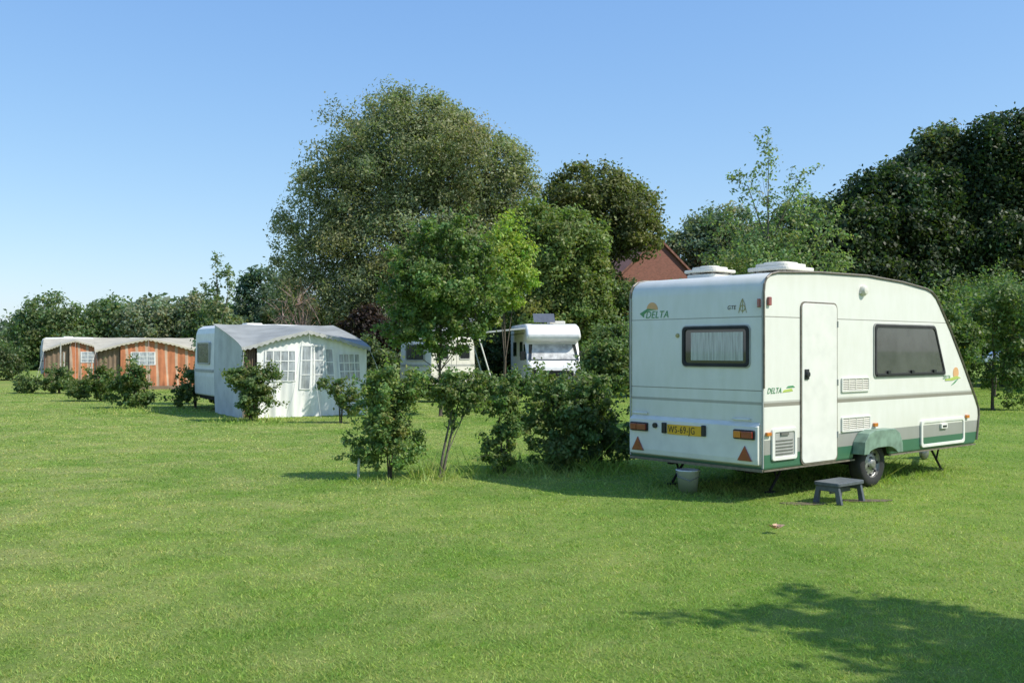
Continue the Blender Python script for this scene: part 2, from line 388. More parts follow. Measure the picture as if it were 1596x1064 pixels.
# ------------------------------------------------------------ main caravan
car=thing('caravan','white touring caravan with green and grey lower bands','caravan',(2.6,10.3,0),rad(40))
WD=1.87
prof=[(0,.345),(0,1.2),(0,2.20),(.012,2.28),(.05,2.345),(.12,2.39),(.25,2.415),(1.0,2.45),(2.0,2.46),(2.8,2.42),(3.38,2.36),(3.52,2.325),(3.63,2.26),(3.72,2.17),(4.0,1.86),(4.35,1.42),(4.70,.95),(4.78,.82),(4.79,.72),(4.72,.40),(4.68,.345)]
arch=[(2.47,.345),(2.42,.50),(2.30,.62),(2.09,.67),(1.88,.62),(1.76,.50),(1.71,.345)]
poly=prof+arch
ms=[1]*len(prof)+[2]*(len(arch)-1)+[1]; ms[len(prof)-1]=2
mb=MB(); mb.prism(poly,'y',0,WD,0,ms)
body=mb.obj('body',['side','rear','dark'],car,bevel=.03,seg=3)
for p in body.data.polygons:
    if abs(p.normal.y)<.5 and abs(p.normal.z)<.98: p.use_smooth=True
for w in (-.006,WD+.006):
    mb=MB(); mb.tube([(l,w,z) for l,z in prof[1:-1]],.014,6); mb.obj('awning_rail','trim',car)
mb=MB()
mb.prism([(0.0,.335),(0,.352),(1.72,.352),(1.72,.335)],'y',-.012,.0); mb.obj('sill_trim','trim',car)
mb=MB(); mb.prism([(2.46,.335),(2.46,.352),(4.68,.352),(4.68,.335)],'y',-.012,.0); mb.obj('sill_trim','trim',car)
mb=MB(); mb.prism([(-.014,.33),(-.014,.36),(0.0,.36),(0.0,.33)],'y',0,WD); mb.obj('sill_trim','trim',car)
for w in (.004,WD-.004):
    mb=MB(); mb.tube([(-.004,w,.37),(-.004,w,2.2)],.011,6); mb.obj('corner_trim','ltgrey',car)
mb=MB(); mb.prism([(-.045,.40),(-.055,.46),(-.055,.80),(-.002,.845),(-.002,.40)],'y',.03,WD-.03); mb.obj('rear_fairing','white',car,bevel=.012)
mb=MB(); mb.prism(rr(.672,1.345,.375,2.105,.06),'y',-.018,.0); door=mb.obj('door','white',car,bevel=.005)
mb=MB(); mb.ring(rr(.655,1.362,.358,2.122,.07),rr(.676,1.341,.379,2.101,.056),'y',-.012,.002); mb.obj('door_seal','trim',door)
mb=MB(); mb.lathe([(.001,-.05),(.03,-.048),(.036,-.035),(.036,-.017)],'y',(.75,0,1.335),20); mb.box(.715,.785,-.03,-.018,1.28,1.39,0); mb.obj('handle','black',door)
for z in (.62,1.2,1.85):
    mb=MB(); mb.tube([(1.352,-.022,z),(1.352,-.022,z+.07)],.01,8); mb.obj('hinge','ltgrey',door)
def trap(off):
    a=rr(2.15+off,3.86-off,1.285+off,1.90-off,.05)
    return [(u if u<3 else u-(v-1.285)*.45,v) for u,v in a]
mb=MB(); mb.ring(trap(0),trap(.035),'y',-.022,.002); win=mb.obj('window','rubber',car,bevel=.004)
mb=MB(); mb.prism(trap(.033),'y',-.012,-.001); mb.obj('pane','blind',win)
mb=MB(); mb.ring(trap(-.014),trap(.002),'y',-.012,.001); mb.obj('frame','ltgrey',win)
mb=MB(); mb.box(2.18,3.80,-.03,-.012,1.292,1.312,0)
for l in (2.45,3.0,3.55): mb.box(l-.03,l+.03,-.034,-.012,1.3121,1.35)
mb.obj('latch_bar','black',win)
mb=MB(); mb.ring(rr(.17,1.07,1.42,1.855,.05),rr(.205,1.035,1.455,1.82,.035),'x',-.024,.002); win=mb.obj('window','rubber',car,bevel=.004)
mb=MB(); mb.prism(rr(.20,1.04,1.45,1.825,.035),'x',-.010,-.001); mb.obj('pane','glass',win)
mb=MB()
N_=44; o=len(mb.v)
for i in range(N_+1):
    y=.245+(.95-.245)*i/N_; x=-.0135+.002*math.sin(i*1.9)
    mb.v+=[(x,y,1.485),(x,y,1.79)]
for i in range(N_): mb.f.append((o+2*i,o+2*i+2,o+2*i+3,o+2*i+1)); mb.mi.append(0)
mb.obj('curtain','curtain',win,smooth=True)
mb=MB(); mb.ring(rr(.158,1.082,1.408,1.867,.055),rr(.172,1.068,1.422,1.853,.05),'x',-.012,.001); mb.obj('frame','ltgrey',win)
def vent(l0,l1,z0,z1):
    mb=MB(); mb.ring(rr(l0,l1,z0,z1,.015),rr(l0+.022,l1-.022,z0+.018,z1-.018,.008),'y',-.018,.001)
    v=mb.obj('vent_grille','white',car,bevel=.003)
    mb=MB(); mb.prism(rr(l0+.02,l1-.02,z0+.016,z1-.016,.008),'y',-.004,0.0); mb.obj('vent_backing','ventgrey',v)
    mb=MB(); k=6
    for i in range(k):
        z=z0+.022+(z1-z0-.044)*(i+.5)/k; mb.prism([(-.016,z-.006),(-.004,z+.006),(-.004,z+.001),(-.016,z-.010)],'x',l0+.02,l1-.02)
    for i in range(1,4): 
        l=l0+(l1-l0)*i/4; mb.box(l-.006,l+.006,-.0165,-.004,z0+.02,z1-.02)
    mb.obj('louvres','cream',v)
vent(1.45,2.03,1.12,1.285); vent(1.45,2.06,.67,.84)
mb=MB(); mb.ring(rr(.13,.575,.44,.775,.03),rr(.175,.53,.48,.735,.02),'y',-.022,.001); ha=mb.obj('service_hatch','white',car,bevel=.006)
mb=MB(); mb.prism(rr(.173,.532,.478,.737,.02),'y',-.012,0); mb.obj('hatch_panel','ltgrey',ha)
mb=MB()
for i in range(5): mb.box(.20,.50,-.018,-.012,.50+i*.035,.512+i*.035)
mb.box(.28,.42,-.026,-.012,.70,.73); mb.obj('hatch_grille','ventgrey',ha)
mb=MB(); mb.ring(rr(3.22,4.36,.385,.725,.05),rr(3.265,4.315,.425,.685,.035),'y',-.024,.001); ha=mb.obj('locker_hatch','white',car,bevel=.006)
mb=MB(); mb.prism(rr(3.262,4.318,.422,.688,.035),'y',-.014,0); mb.obj('locker_panel','side',ha)
mb=MB(); mb.box(3.70,3.86,-.04,-.014,.60,.66); mb.box(3.73,3.83,-.044,-.04,.615,.64,1); mb.obj('locker_handle',['white','black'],ha,bevel=.006)
def lens(name,mat,a,b,z0,z1,plane,dep=.03,base=0.0):
    mb=MB(); mb.prism(rr(a,b,z0,z1,min(b-a,z1-z0)*.2,2),'y' if plane=='side' else 'x',base-dep,base,0); return mb.obj(name,mat,car,bevel=.006)
lens('marker_light','orange',.03,.11,.705,.745,'side'); lens('marker_light','orange',2.12,2.20,.70,.745,'side'); lens('marker_light','orange',4.40,4.48,.70,.745,'side')
lens('clearance_light','red',.06,.11,2.06,2.15,'side'); lens('clearance_light','red',.03,.06,2.04,2.13,'rear')
mb=MB(); mb.lathe([(.001,-.06),(.045,-.055),(.06,-.03),(.062,0)],'y',(1.90,0,2.285),20); mb.box(1.83,1.97,-.02,0,2.245,2.27); mb.obj('porch_lamp','cream',car,smooth=False,bevel=.004)
mb=MB(); mb.lathe([(.001,-.016),(.022,-.014),(.026,0)],'x',(0,1.15,1.76),16); mb.obj('filler_cap','gold',car)
for (a,b) in ((.06,.33),(1.54,1.81)):
    mb=MB(); mb.prism(rr(a,b,.665,.765,.015),'x',-.075,-.055,0); lc=mb.obj('lamp_cluster','black',car,bevel=.004)
    m_=(a+b)/2
    mb=MB(); mb.prism(rr(a+.015,m_+.02,.68,.75,.008),'x',-.095,-.075); mb.obj('brake_lens','red',lc,bevel=.004)
    mb=MB(); mb.prism(rr(m_+.028,b-.015,.68,.75,.008),'x',-.093,-.075); mb.obj('indicator_lens','orange' if a<1 else 'red',lc,bevel=.004)
pl=MB(); pl.prism(rr(.76,1.25,.655,.765,.012),'x',-.066,-.055); plate=pl.obj('number_plate','plate',car,bevel=.002)
text('plate_lettering','WS-69-JG',.108,'black',plate,'rear',(-.0672,1.232,.674),0,.78,1.12)
for (a,b) in ((.70,.752),(1.262,1.32)):
    mb=MB(); mb.box(-.085,-.055,a,b,.66,.78); mb.obj('plate_lamp','black',car,bevel=.008)
for w in (.19,1.70):
    mb=MB(); mb.prism([(w-.095,.44),(w+.095,.44),(w,.60)],'x',-.068,-.056); t=mb.obj('reflector_triangle','red',car,bevel=.006)
for w in (.16,1.60):
    mb=MB(); mb.tube([(-.0,w,.87),(-.04,w,.87),(-.045,w+.03,.87),(-.045,w+.17,.87),(-.04,w+.2,.87),(-.0,w+.2,.87)],.010,8); mb.obj('grab_handle','white',car,smooth=True)
mb=MB(); mb.prism(circ(1.43,.74,.03,14),'x',-.08,-.055,0); mb.obj('socket_cover','black',car)
def disc(name,mat,u,v,r,plane,a0=0,a1=360):
    mb=MB(); p=circ(u,v,r,24,a0,a1); mb.prism(p,'y' if plane=='side' else 'x',-.004,-.0005); return mb.obj(name,mat,car)
disc('sun_emblem','sunlogo',1.53,2.06,.085,'rear',0,180)
mb=MB(); mb.prism([(1.66,1.975),(1.72,2.02),(1.60,2.075),(1.47,2.062),(1.60,2.05),(1.655,2.01)],'x',-.006,-.0005); mb.obj('leaf_emblem','greenlogo',car)
text('lettering','DELTA',.115,'greenlogo',car,'rear',(-.004,1.635,1.965),.25,.98)
text('lettering','GTE',.06,'black',car,'rear',(-.004,.46,2.03),.2,1)
mb=MB()
for dx,hh in ((-.05,.05),(0,.10),(.05,.05)): mb.tube([(-.004,.26+dx,1.99),(-.004,.26+dx*.5,1.99+hh+.05),(-.004,.26,2.14)],.004,4)
mb.ring(circ(.26,2.04,.035,12),circ(.26,2.04,.027,12),'x',-.005,-.001); mb.obj('fountain_emblem','gold',car)
text('lettering','DELTA',.085,'greenlogo',car,'side',(.06,-.004,1.145),.3,.95)
mb=MB(); mb.prism([(.33,1.15),(.52,1.16),(.50,1.19),(.36,1.175)],'y',-.004,-.0005,0); mb.prism([(.40,1.195),(.56,1.20),(.52,1.22),(.43,1.215)],'y',-.004,-.0005,1); mb.obj('swoosh_emblem',['limelogo','greenlogo'],car)
disc('sun_emblem','sunlogo',4.15,1.30,.075,'side')
mb=MB(); mb.prism([(3.86,1.205),(4.05,1.205),(4.28,1.235),(4.16,1.262),(4.0,1.235),(3.86,1.222)],'y',-.0065,-.0005,0); mb.prism([(4.02,1.14),(4.12,1.17),(4.21,1.22),(4.14,1.20)],'y',-.0075,-.0005,1); mb.obj('leaf_emblem',['limelogo','greenlogo'],car)
text('lettering','DELTA',.07,'greenlogo',car,'side',(3.80,-.004,1.225),.3,.9)
def rooflight(l,w,sx,sy,z0,hh):
    mb=MB(); mb.prism(rr(l-sx/2,l+sx/2,w-sy/2,w+sy/2,.06),'z',z0,z0+.05); r=mb.obj('rooflight','white',car,bevel=.01)
    mb=MB(); mb.prism(rr(l-sx/2-.03,l+sx/2+.03,w-sy/2-.03,w+sy/2+.03,.08),'z',z0+.07,z0+.07+hh*.4); mb.prism(rr(l-sx/2+.03,l+sx/2-.03,w-sy/2+.03,w+sy/2-.03,.1),'z',z0+.07+hh*.4-.001,z0+.07+hh*.8); mb.prism(rr(l-sx/2+.1,l+sx/2-.1,w-sy/2+.1,w+sy/2-.1,.08),'z',z0+.07+hh*.8-.001,z0+.07+hh); mb.obj('dome','cream',r,bevel=.02,seg=3)
    for a in (-1,1):
        for b in (-1,1):
            mb=MB(); mb.box(l+a*sx*.4-.012,l+a*sx*.4+.012,w+b*sy*.4-.012,w+b*sy*.4+.012,z0+.05,z0+.073); mb.obj('stay','steel',r)
rooflight(.78,1.32,.40,.42,2.435,.085); rooflight(1.45,.80,.55,.52,2.455,.11)
for (w0,sg) in ((-.02,1),(WD-.14,1)):
    wh=bpy.data.objects.new('wheel',None); COL.objects.link(wh); wh.parent=car; wh.empty_display_size=.1
    mb=MB(); mb.lathe([(.165,.0),(.195,-.008),(.25,-.006),(.272,.012),(.278,.05),(.278,.12),(.270,.15),(.235,.16),(.165,.155)],'y',(2.09,w0,.276),40); mb.obj('tyre','rubber',wh,smooth=True)
    mb=MB(); mb.lathe([(.17,.0),(.168,.03),(.15,.045),(.12,.03),(.09,.02),(.065,.02),(.055,-.005),(.03,-.012),(.001,-.012)],'y',(2.09,w0,.276),32)
    for i in range(8):
        a=2*math.pi*i/8; mb.prism(circ(2.09+.135*math.cos(a),.276+.135*math.sin(a),.016,8),'y',w0+.02,w0+.036,1)
    for i in range(4):
        a=2*math.pi*i/4+.4; mb.prism(circ(2.09+.075*math.cos(a),.276+.075*math.sin(a),.009,6),'y',w0+.0,w0+.03,1)
    mb.obj('rim',['rim','black'],wh,smooth=True)
mo=[(1.68,.41),(1.70,.55),(1.79,.645),(1.92,.68),(2.36,.675),(2.47,.62),(2.53,.50),(2.54,.39)]
mi_=[(2.47,.39),(2.45,.47),(2.38,.53),(2.28,.57),(1.95,.57),(1.83,.52),(1.77,.46),(1.75,.41)]
mb=MB(); mb.prism(mo+mi_,'y',-.14,.0,0)
li=[(2.42,.39),(2.37,.43),(2.29,.462),(2.2,.475),(1.98,.475),(1.87,.46),(1.81,.44),(1.78,.41)]
mb.prism(mo+li,'y',-.155,-.1405,0)
mb.obj('mudguard','green',car,bevel=.012)
mb=MB(); mb.box(.25,4.5,.35,.42,.27,.343); mb.box(.25,4.5,WD-.42,WD-.35,.27,.343); mb.box(2.02,2.16,.14,WD-.14,.24,.31)
mb.tube([(4.4,.38,.31),(5.6,WD/2-.03,.38)],.035,8); mb.tube([(4.4,WD-.38,.31),(5.6,WD/2+.03,.38)],.035,8); mb.box(5.5,5.9,WD/2-.05,WD/2+.05,.36,.46)
mb.box(.02,4.6,.08,WD-.08,.343,.3455)
mb.obj('chassis','dark',car)
for (l,w,sg) in ((.75,.45,1),(.45,WD-.25,1),(4.25,.25,-1),(4.25,WD-.25,-1)):
    mb=MB(); mb.tube([(l+sg*.28,w,.32),(l,w,.03)],.016,6); mb.tube([(l+sg*.05,w,.32),(l+sg*.12,w,.16)],.012,6); mb.box(l-.05,l+.05,w-.04,w+.04,.0,.02); mb.obj('corner_steady','dark',car)
mb=MB(); mb.tube([(5.35,WD/2+.12,.05),(5.35,WD/2+.12,.75)],.025,8); mb.lathe([(.001,-.03),(.09,-.03),(.1,0),(.09,.03),(.001,.03)],'y',(5.35,WD/2+.12,.10),18); mb.obj('jockey_wheel','steel',car,smooth=True)

st=thing('step_stool','blue-grey plastic step standing on the grass at the caravan door','step',(3.45,10.5,0),rad(40))
mb=MB(); mb.prism(rr(-.25,.25,-.15,.15,.03),'z',.185,.225); mb.obj('tread','stool',st,bevel=.008)
mb=MB()
for s_ in (-1,1):
    x=s_*.21
    mb.prism([(-.17,0),(-.11,0),(-.09,.13),(.09,.13),(.11,0),(.17,0),(.13,.184),(-.13,.184)],'x',x-.02,x+.02)
mb.box(-.19,.19,-.02,.0,.10,.15); mb.obj('legs','stool',st,bevel=.006)
bk=thing('bucket','pale plastic bucket standing under the back of the caravan','bucket',(1.97,11.15,0))
mb=MB(); mb.lathe([(.001,.01),(.095,.01),(.10,.0),(.125,.25),(.135,.25),(.135,.262),(.12,.262),(.098,.03),(.001,.03)],'z',(0,0,0),28); mb.obj('pail','bucket',bk,smooth=True)
mb=MB(); mb.tube([(-.135,0,.25),(-.12,-.07,.19),(0,-.145,.15),(.12,-.07,.19),(.135,0,.25)],.004,6); mb.obj('handle','steel',bk)
mb=MB()
for k in range(5):
    a=k*1.26; c=Vector((.03*math.cos(a),.02*math.sin(a),.02)); u=Vector((math.cos(a),math.sin(a),.5))*.055; v=Vector((-math.sin(a),math.cos(a),.2))*.035
    mb.quad(c-u*.3,c+v+Vector((0,0,.02)),c+u,c-v+Vector((0,0,.015)))
lf=mb.obj('dried_leaf','brownleaf',None,loc=(2.30,8.68,.03),fix=False); top(lf,'crumpled tan dried leaf lying on the lawn','leaf')
for i,(x,y,a,b) in enumerate(((3.05,10.35,.24,.12),(3.75,10.55,.28,.11))):
    mb=MB(); mb.quad(*[(x+a*math.cos(t)*(1+.2*math.sin(3*t)),y+b*math.sin(t)*(1+.25*math.cos(2*t)),.005+.002*i) for t in [j*.39269 for j in range(16)]])
    s_=mb.obj('soil_patch','soil'); top(s_,'bare trodden soil patch beside the step','soil',kind='structure')
mb=MB(); mb.tube([(0,0,-.02),(.01,0,.26)],.018,6); p=mb.obj('wooden_stake','wood',None,loc=(-1.9,12.3,0)); top(p,'short pale wooden stake beside a leafy bush','stake')

# ------------------------------------------------------------ generic caravans & awnings
def small_caravan(label,loc,rot,L,W,H,mat='cream',z0=.4,group='campsite caravans',band='ltgrey'):
    e=thing('caravan',label,'caravan',loc,rot,group=group)
    pf=[(0,z0),(-.02,z0+.5),(.03,H-.22),(.08,H-.08),(.22,H),(L*.5,H+.03),(L-.22,H),(L-.08,H-.08),(L-.02,H-.25),(L+.03,z0+.5),(L,z0),(L*.66,z0),(L*.62,z0+.2),(L*.42,z0+.2),(L*.38,z0)]
    mb=MB(); mb.prism(pf,'y',0,W,0); mb.obj('body',mat,e,bevel=.05,seg=3)
    mb=MB()
    for w in (-.004,W-.004): mb.box(.02,L-.02,w,w+.008,1.02,1.09)
    mb.box(-.03,-.022,.05,W-.05,1.02,1.09); mb.obj('stripe',band,e)
    for (a,b) in ((.12*L,.38*L),(.62*L,.88*L)):
        mb=MB(); mb.ring(rr(a,b,1.25,1.80,.06),rr(a+.04,b-.04,1.29,1.76,.04),'y',-.02,.002); w=mb.obj('window','ltgrey',e)
        mb=MB(); mb.prism(rr(a+.035,b-.035,1.285,1.765,.04),'y',-.008,0); mb.obj('pane','glass',w)
    mb=MB(); mb.ring(rr(.44*L,.57*L,z0+.05,1.9,.05),rr(.44*L+.015,.57*L-.015,z0+.065,1.885,.04),'y',-.012,.002); mb.obj('door','ltgrey',e)
    mb=MB(); mb.ring(rr(W*.2,W*.8,1.22,1.80,.06),rr(W*.2+.04,W*.8-.04,1.26,1.76,.04),'x',-.04,.02); w=mb.obj('window','ltgrey',e)
    mb=MB(); mb.prism(rr(W*.2+.035,W*.8-.035,1.255,1.765,.04),'x',-.028,.01); mb.obj('pane','blind',w)
    mb=MB(); mb.prism(rr(L*.3,L*.3+.45,W*.3,W*.3+.45,.06),'z',H-.02,H+.07); mb.obj('rooflight','white',e,bevel=.02)
    wh=MB(); wh.lathe([(.001,.02),(.15,.03),(.17,0),(.27,-.01),(.28,.05),(.28,.14),(.2,.16)],'y',(L*.52,0,.28),24); wh.obj('wheel','rubber',e,smooth=True)
    mb=MB(); mb.box(.1,L-.1,.1,W-.1,.3,z0-.001); mb.obj('chassis','dark',e)
    return e
def awning(label,loc,rot,F,D,ez,az,rz,roofm,frontm,sidem,trimm,wins,opening=None,group='awnings pitched along the campsite',skirt=None,folds=1.0):
    e=thing('awning',label,'awning',loc,rot,group=group)
    cx=F*.5; NX,NY=24,10
    def rzf(u,v):
        t=u/F; edge=ez+(az-ez)*(1-abs(2*t-1)**1.25); z=edge+(rz-edge)*(v**.8)
        return z-.07*math.sin(math.pi*v)*abs(math.sin(2*math.pi*t))-.018*abs(math.sin(4*math.pi*t))
    mb=MB()
    for j in range(NY+1):
        for i in range(NX+1):
            u=-.06+(F+.12)*i/NX; v=j/NY; mb.v.append((u,-.14+(D+.12)*v,rzf(min(max(u,0),F),v)))
    for j in range(NY):
        for i in range(NX):
            a=j*(NX+1)+i; mb.f.append((a,a+1,a+NX+2,a+NX+1)); mb.mi.append(0)
    ro=mb.obj('roof',roofm,e,smooth=True,fix=False)
    mb=MB()
    for i in range(NX):
        u0=-.06+(F+.12)*i/NX; u1=-.06+(F+.12)*(i+1)/NX
        za=rzf(min(max(u0,0),F),0); zb=rzf(min(max(u1,0),F),0)
        mb.quad((u0,-.142,za+.005),(u1,-.142,zb+.005),(u1,-.15,zb-.055),((u0+u1)/2,-.152,(za+zb)/2-.095),(u0,-.15,za-.055))
    mb.obj('valance',trimm,e,fix=False)
    K=130; J=10
    o0=opening if opening else 0
    def wy(u,q):   # hanging cloth: folds deepen towards the hem, belly in the middle
        return folds*((.020*math.sin(u*14+2*q)+.010*math.sin(u*31-3*q))*(1.15-q))+.03*math.sin(u*2.1+q*3)*math.sin(math.pi*q)-.07*(1-q)
    mb=MB()
    for i in range(K+1):
        u=o0+(F-o0)*i/K
        for j in range(J+1):
            q=j/J; mb.v.append((u,wy(u,q),(rzf(u,0.02)-.02)*q+.006*math.sin(u*17)*(1-q)))
    for i in range(K):
        for j in range(J):
            a=i*(J+1)+j; mb.f.append((a,a+J+1,a+J+2,a+1)); mb.mi.append(0)
    fw=mb.obj('front_wall',frontm,e,smooth=True,fix=False)
    if skirt:
        mb=MB(); mb.quad((o0,-.13,.0),(F,-.13,.0),(F,-.125,.14),(o0,-.125,.14)); mb.obj('skirt',skirt,e,fix=False)
    for (a,b,z0,z1,k,sl) in wins:
        def P(u,z,off):
            q=z/max(rzf(u,0.02),.1); return (u+sl*(z-z0),wy(u,q)-off,z)
        mb=MB(); A=14; o=0
        for i in range(A+1):
            for j in range(5): mb.v.append(P(a+(b-a)*i/A,z0+(z1-z0)*j/4,.012))
        for i in range(A):
            for j in range(4): q=i*5+j; mb.f.append((q,q+5,q+6,q+1)); mb.mi.append(0)
        w=mb.obj('window','pvc',e,smooth=True,fix=False)
        mb=MB()
        def strip(p,q,wid,vert):
            n_=8
            for i in range(n_):
                t0,t1=i/n_,(i+1)/n_
                ua,za=p[0]+(q[0]-p[0])*t0,p[1]+(q[1]-p[1])*t0; ub,zb=p[0]+(q[0]-p[0])*t1,p[1]+(q[1]-p[1])*t1
                if vert: mb.quad(P(ua-wid,za,.018),P(ua+wid,za,.018),P(ub+wid,zb,.018),P(ub-wid,zb,.018))
                else: mb.quad(P(ua,za-wid,.021),P(ub,zb-wid,.021),P(ub,zb+wid,.021),P(ua,za+wid,.021))
        for q in range(k+1): strip((a+(b-a)*q/k,z0),(a+(b-a)*q/k,z1),.013 if 0<q<k else .022,True)
        for zz in (z0,z0+(z1-z0)*.33,z0+(z1-z0)*.66,z1): strip((a-.02,zz),(b+.02,zz),.012,False)
        mb.obj('glazing_bars','canvaswhite',w,fix=False)
    if opening:
        mb=MB(); K=20
        for i in range(K+1):
            u=.02+(opening-.02)*i/K; y=.03*math.sin(i*1.6)+.1; mb.v+=[(u,y,.05),(u,y,rzf(u,0.02)-.05)]
        for i in range(K): mb.f.append((2*i,2*i+2,2*i+3,2*i+1)); mb.mi.append(0)
        mb.obj('door_curtain','canvasbrown',e,smooth=True,fix=False)
    for x in (0,F):
        mb=MB(); A=30; 
        for i in range(A+1):
            v=i/A; off=.025*math.sin(v*22)+.012*math.sin(v*51)
            for j in range(7):
                q=j/6; mb.v.append((x+off*(1-q)+.03*math.sin(math.pi*q)*math.sin(v*5),D*v,(rzf(x,v)-.015)*q))
        for i in range(A):
            for j in range(6): q=i*7+j; mb.f.append((q,q+7,q+8,q+1)); mb.mi.append(0)
        sw=mb.obj('side_wall',sidem,e,smooth=True,fix=False)
    for x in (0.04,cx,F-.04):
        mb=MB(); mb.tube([(x,.08,0),(x,.08,rzf(x,0)-.01)],.014,6); mb.obj('pole','steel',e)
    for k,x in enumerate((0,cx,F)):
        mb=MB(); mb.tube([(x,-.14,rzf(x,0)),(x+(x-cx)*.25,-1.0,.02)],.004,4); mb.obj('guy_rope','white',e)
    return e
an=math.atan2(1.6,2.67)
small_caravan('white caravan with a grey-white awning pitched along its side',(-7.57,25.34,0),an,3.3,2.1,2.24,'purewhite')
awning('white draped awning with grey roof and pale gridded windows',(-6.28,23.2,0),an,3.1,2.5,1.66,2.06,2.26,'canvasgrey','canvaswhite','canvasltgrey','ltgrey',
   [(.52,1.24,.86,1.58,4,.03),(1.36,1.60,.66,1.70,1,.06),(1.70,1.94,.66,1.70,1,.03),(2.04,2.26,.68,1.62,1,-.05),(2.38,2.94,.86,1.50,4,-.06)],opening=.34)
an2=rad(24)
awning('orange striped awning with beige roof and small paned window',(-16.5,39.5,0),an2,3.9,2.5,1.58,2.06,2.12,'canvasbeige','orangestripe','brownstripe','canvasbeige',[(1.3,2.2,1.0,1.5,3,0)],opening=.9,skirt='canvasbrown')
small_caravan('cream caravan behind an orange striped awning',(-17.3,41.6,0),an2,4.2,2.1,2.05,'cream')
awning('rust striped awning with beige roof beside a bramble hedge',(-22.0,46.8,0),an2,2.7,2.5,1.6,2.05,2.15,'canvasbeige','orangestripe','brownstripe','canvasbeige',[(1.6,2.2,1.0,1.5,2,0)],opening=1.1)
small_caravan('pale caravan behind a rust striped awning',(-23.2,49.0,0),an2,3.4,2.0,2.2,'purewhite')
small_caravan('small cream caravan parked among young trees',(-2.75,34,0),rad(52),2.3,1.5,2.04,'cream')
for (x,y,hh) in ((-18.1,40.2,1.5),(-18.6,41,1.9),(-16.3,38.6,1.2)):
    mb=MB(); mb.tube([(0,0,-.02),(.01,0,hh)],.03,6); p=mb.obj('post','wood',None,loc=(x,y,0)); top(p,'thin white post standing by the orange awnings','post',group='white posts by the awnings')

# ------------------------------------------------------------ motorhome (local +x runs backward from the nose)
mh=thing('motorhome','white overcab motorhome with silver windscreen cover and canopy','motorhome',(.62,35.5,0),math.atan2(.98,-.12))
pf=[(0.05,.45),(0,.75),(.08,1.02),(.70,1.20),(1.15,1.86),(.74,1.94),(.62,2.04),(.64,2.16),(.80,2.34),(1.05,2.48),(1.4,2.56),(5.4,2.58),(5.55,2.45),(5.55,.45),(4.5,.45),(4.42,.72),(3.85,.72),(3.78,.45),(1.35,.45),(1.27,.72),(.70,.72),(.62,.45)]
mb=MB(); mb.prism(pf,'y',-2.0,0,0); mb.obj('body','purewhite',mh,bevel=.09,seg=3)
def slope(name,mat,y0,y1,t0,t1,off,tap=.0):
    a,b=Vector((.70,0,1.20)),Vector((1.15,0,1.86)); nrm=Vector((-.826,0,.563)).normalized()*off
    p0=a.lerp(b,t0)+nrm; p1=a.lerp(b,t1)+nrm
    mb=MB(); mb.quad(p0+Vector((0,y0,0)),p0+Vector((0,y1,0)),p1+Vector((0,y1+tap,0)),p1+Vector((0,y0-tap,0))); return mb.obj(name,mat,mh,fix=False)
slope('windscreen','glass',-.06,-1.94,.02,.98,.006,.08)
slope('windscreen_cover','screen',-.18,-1.82,.08,.90,.014,.08)
mb=MB(); mb.prism(rr(-1.6,-.4,.66,.86,.04),'x',-.02,.02); mb.obj('radiator_grille','black',mh)
mb=MB(); mb.box(-.06,.05,-1.98,-.02,.42,.60); mb.obj('bumper','ventgrey',mh,bevel=.03)
for y in (-1.9,-.3):
    mb=MB(); mb.prism(rr(y-.0,y+.2,.72,.9,.04),'x',-.015,.03); mb.obj('headlight','glass',mh)
for x in (.98,4.13):
    for y in (-.2,-2.0):
        mb=MB(); mb.lathe([(.001,.02),(.17,.03),(.2,.0),(.3,.0),(.32,.04),(.32,.2),(.2,.2)],'y',(x,y,.32),24); mb.obj('wheel','rubber',mh,smooth=True)
for (x0,x1) in ((1.8,2.6),(3.6,4.6)):
    mb=MB(); mb.prism(rr(x0,x1,1.35,1.9,.05),'y',-.002,.012); mb.obj('side_window','glass',mh)
mb=MB(); mb.prism([(.80,1.25),(1.20,1.80),(1.5,1.80),(1.5,1.25)],'y',-.002,.012); mb.obj('cab_window','glass',mh)
mb=MB(); mb.prism([(1.3,2.18),(1.3,2.24),(5.4,2.24),(5.4,2.18)],'y',-.002,.008); mb.obj('stripe','ltgrey',mh)
mb=MB(); mb.box(1.7,2.3,-1.6,-1.0,2.57,2.68); mb.obj('rooflight','cream',mh,bevel=.03)
mb=MB(); mb.quad((1.3,-.35,2.62),(1.3,-1.15,2.62),(1.6,-1.15,2.95),(1.6,-.35,2.95)); mb.tube([(1.62,-.75,2.58),(1.6,-.75,2.9)],.02,6); mb.obj('solar_panel','solar',mh,fix=False)
for y in (-2.17,.05):
    mb=MB(); mb.box(.85,.95,y,y+.16,1.22,1.55); mb.obj('mirror','black',mh,bevel=.02)
mb=MB(); mb.prism([(.0,2.36),(.0,2.42),(1.75,2.24),(1.75,2.08),(1.72,2.08),(1.72,2.19)],'x',1.0,4.4); cn=mb.obj('canopy','canvasltgrey',mh)
for x in (1.05,4.35):
    mb=MB(); mb.tube([(x,1.1,0),(x,1.73,2.10)],.03,6); mb.obj('canopy_pole','white',cn)

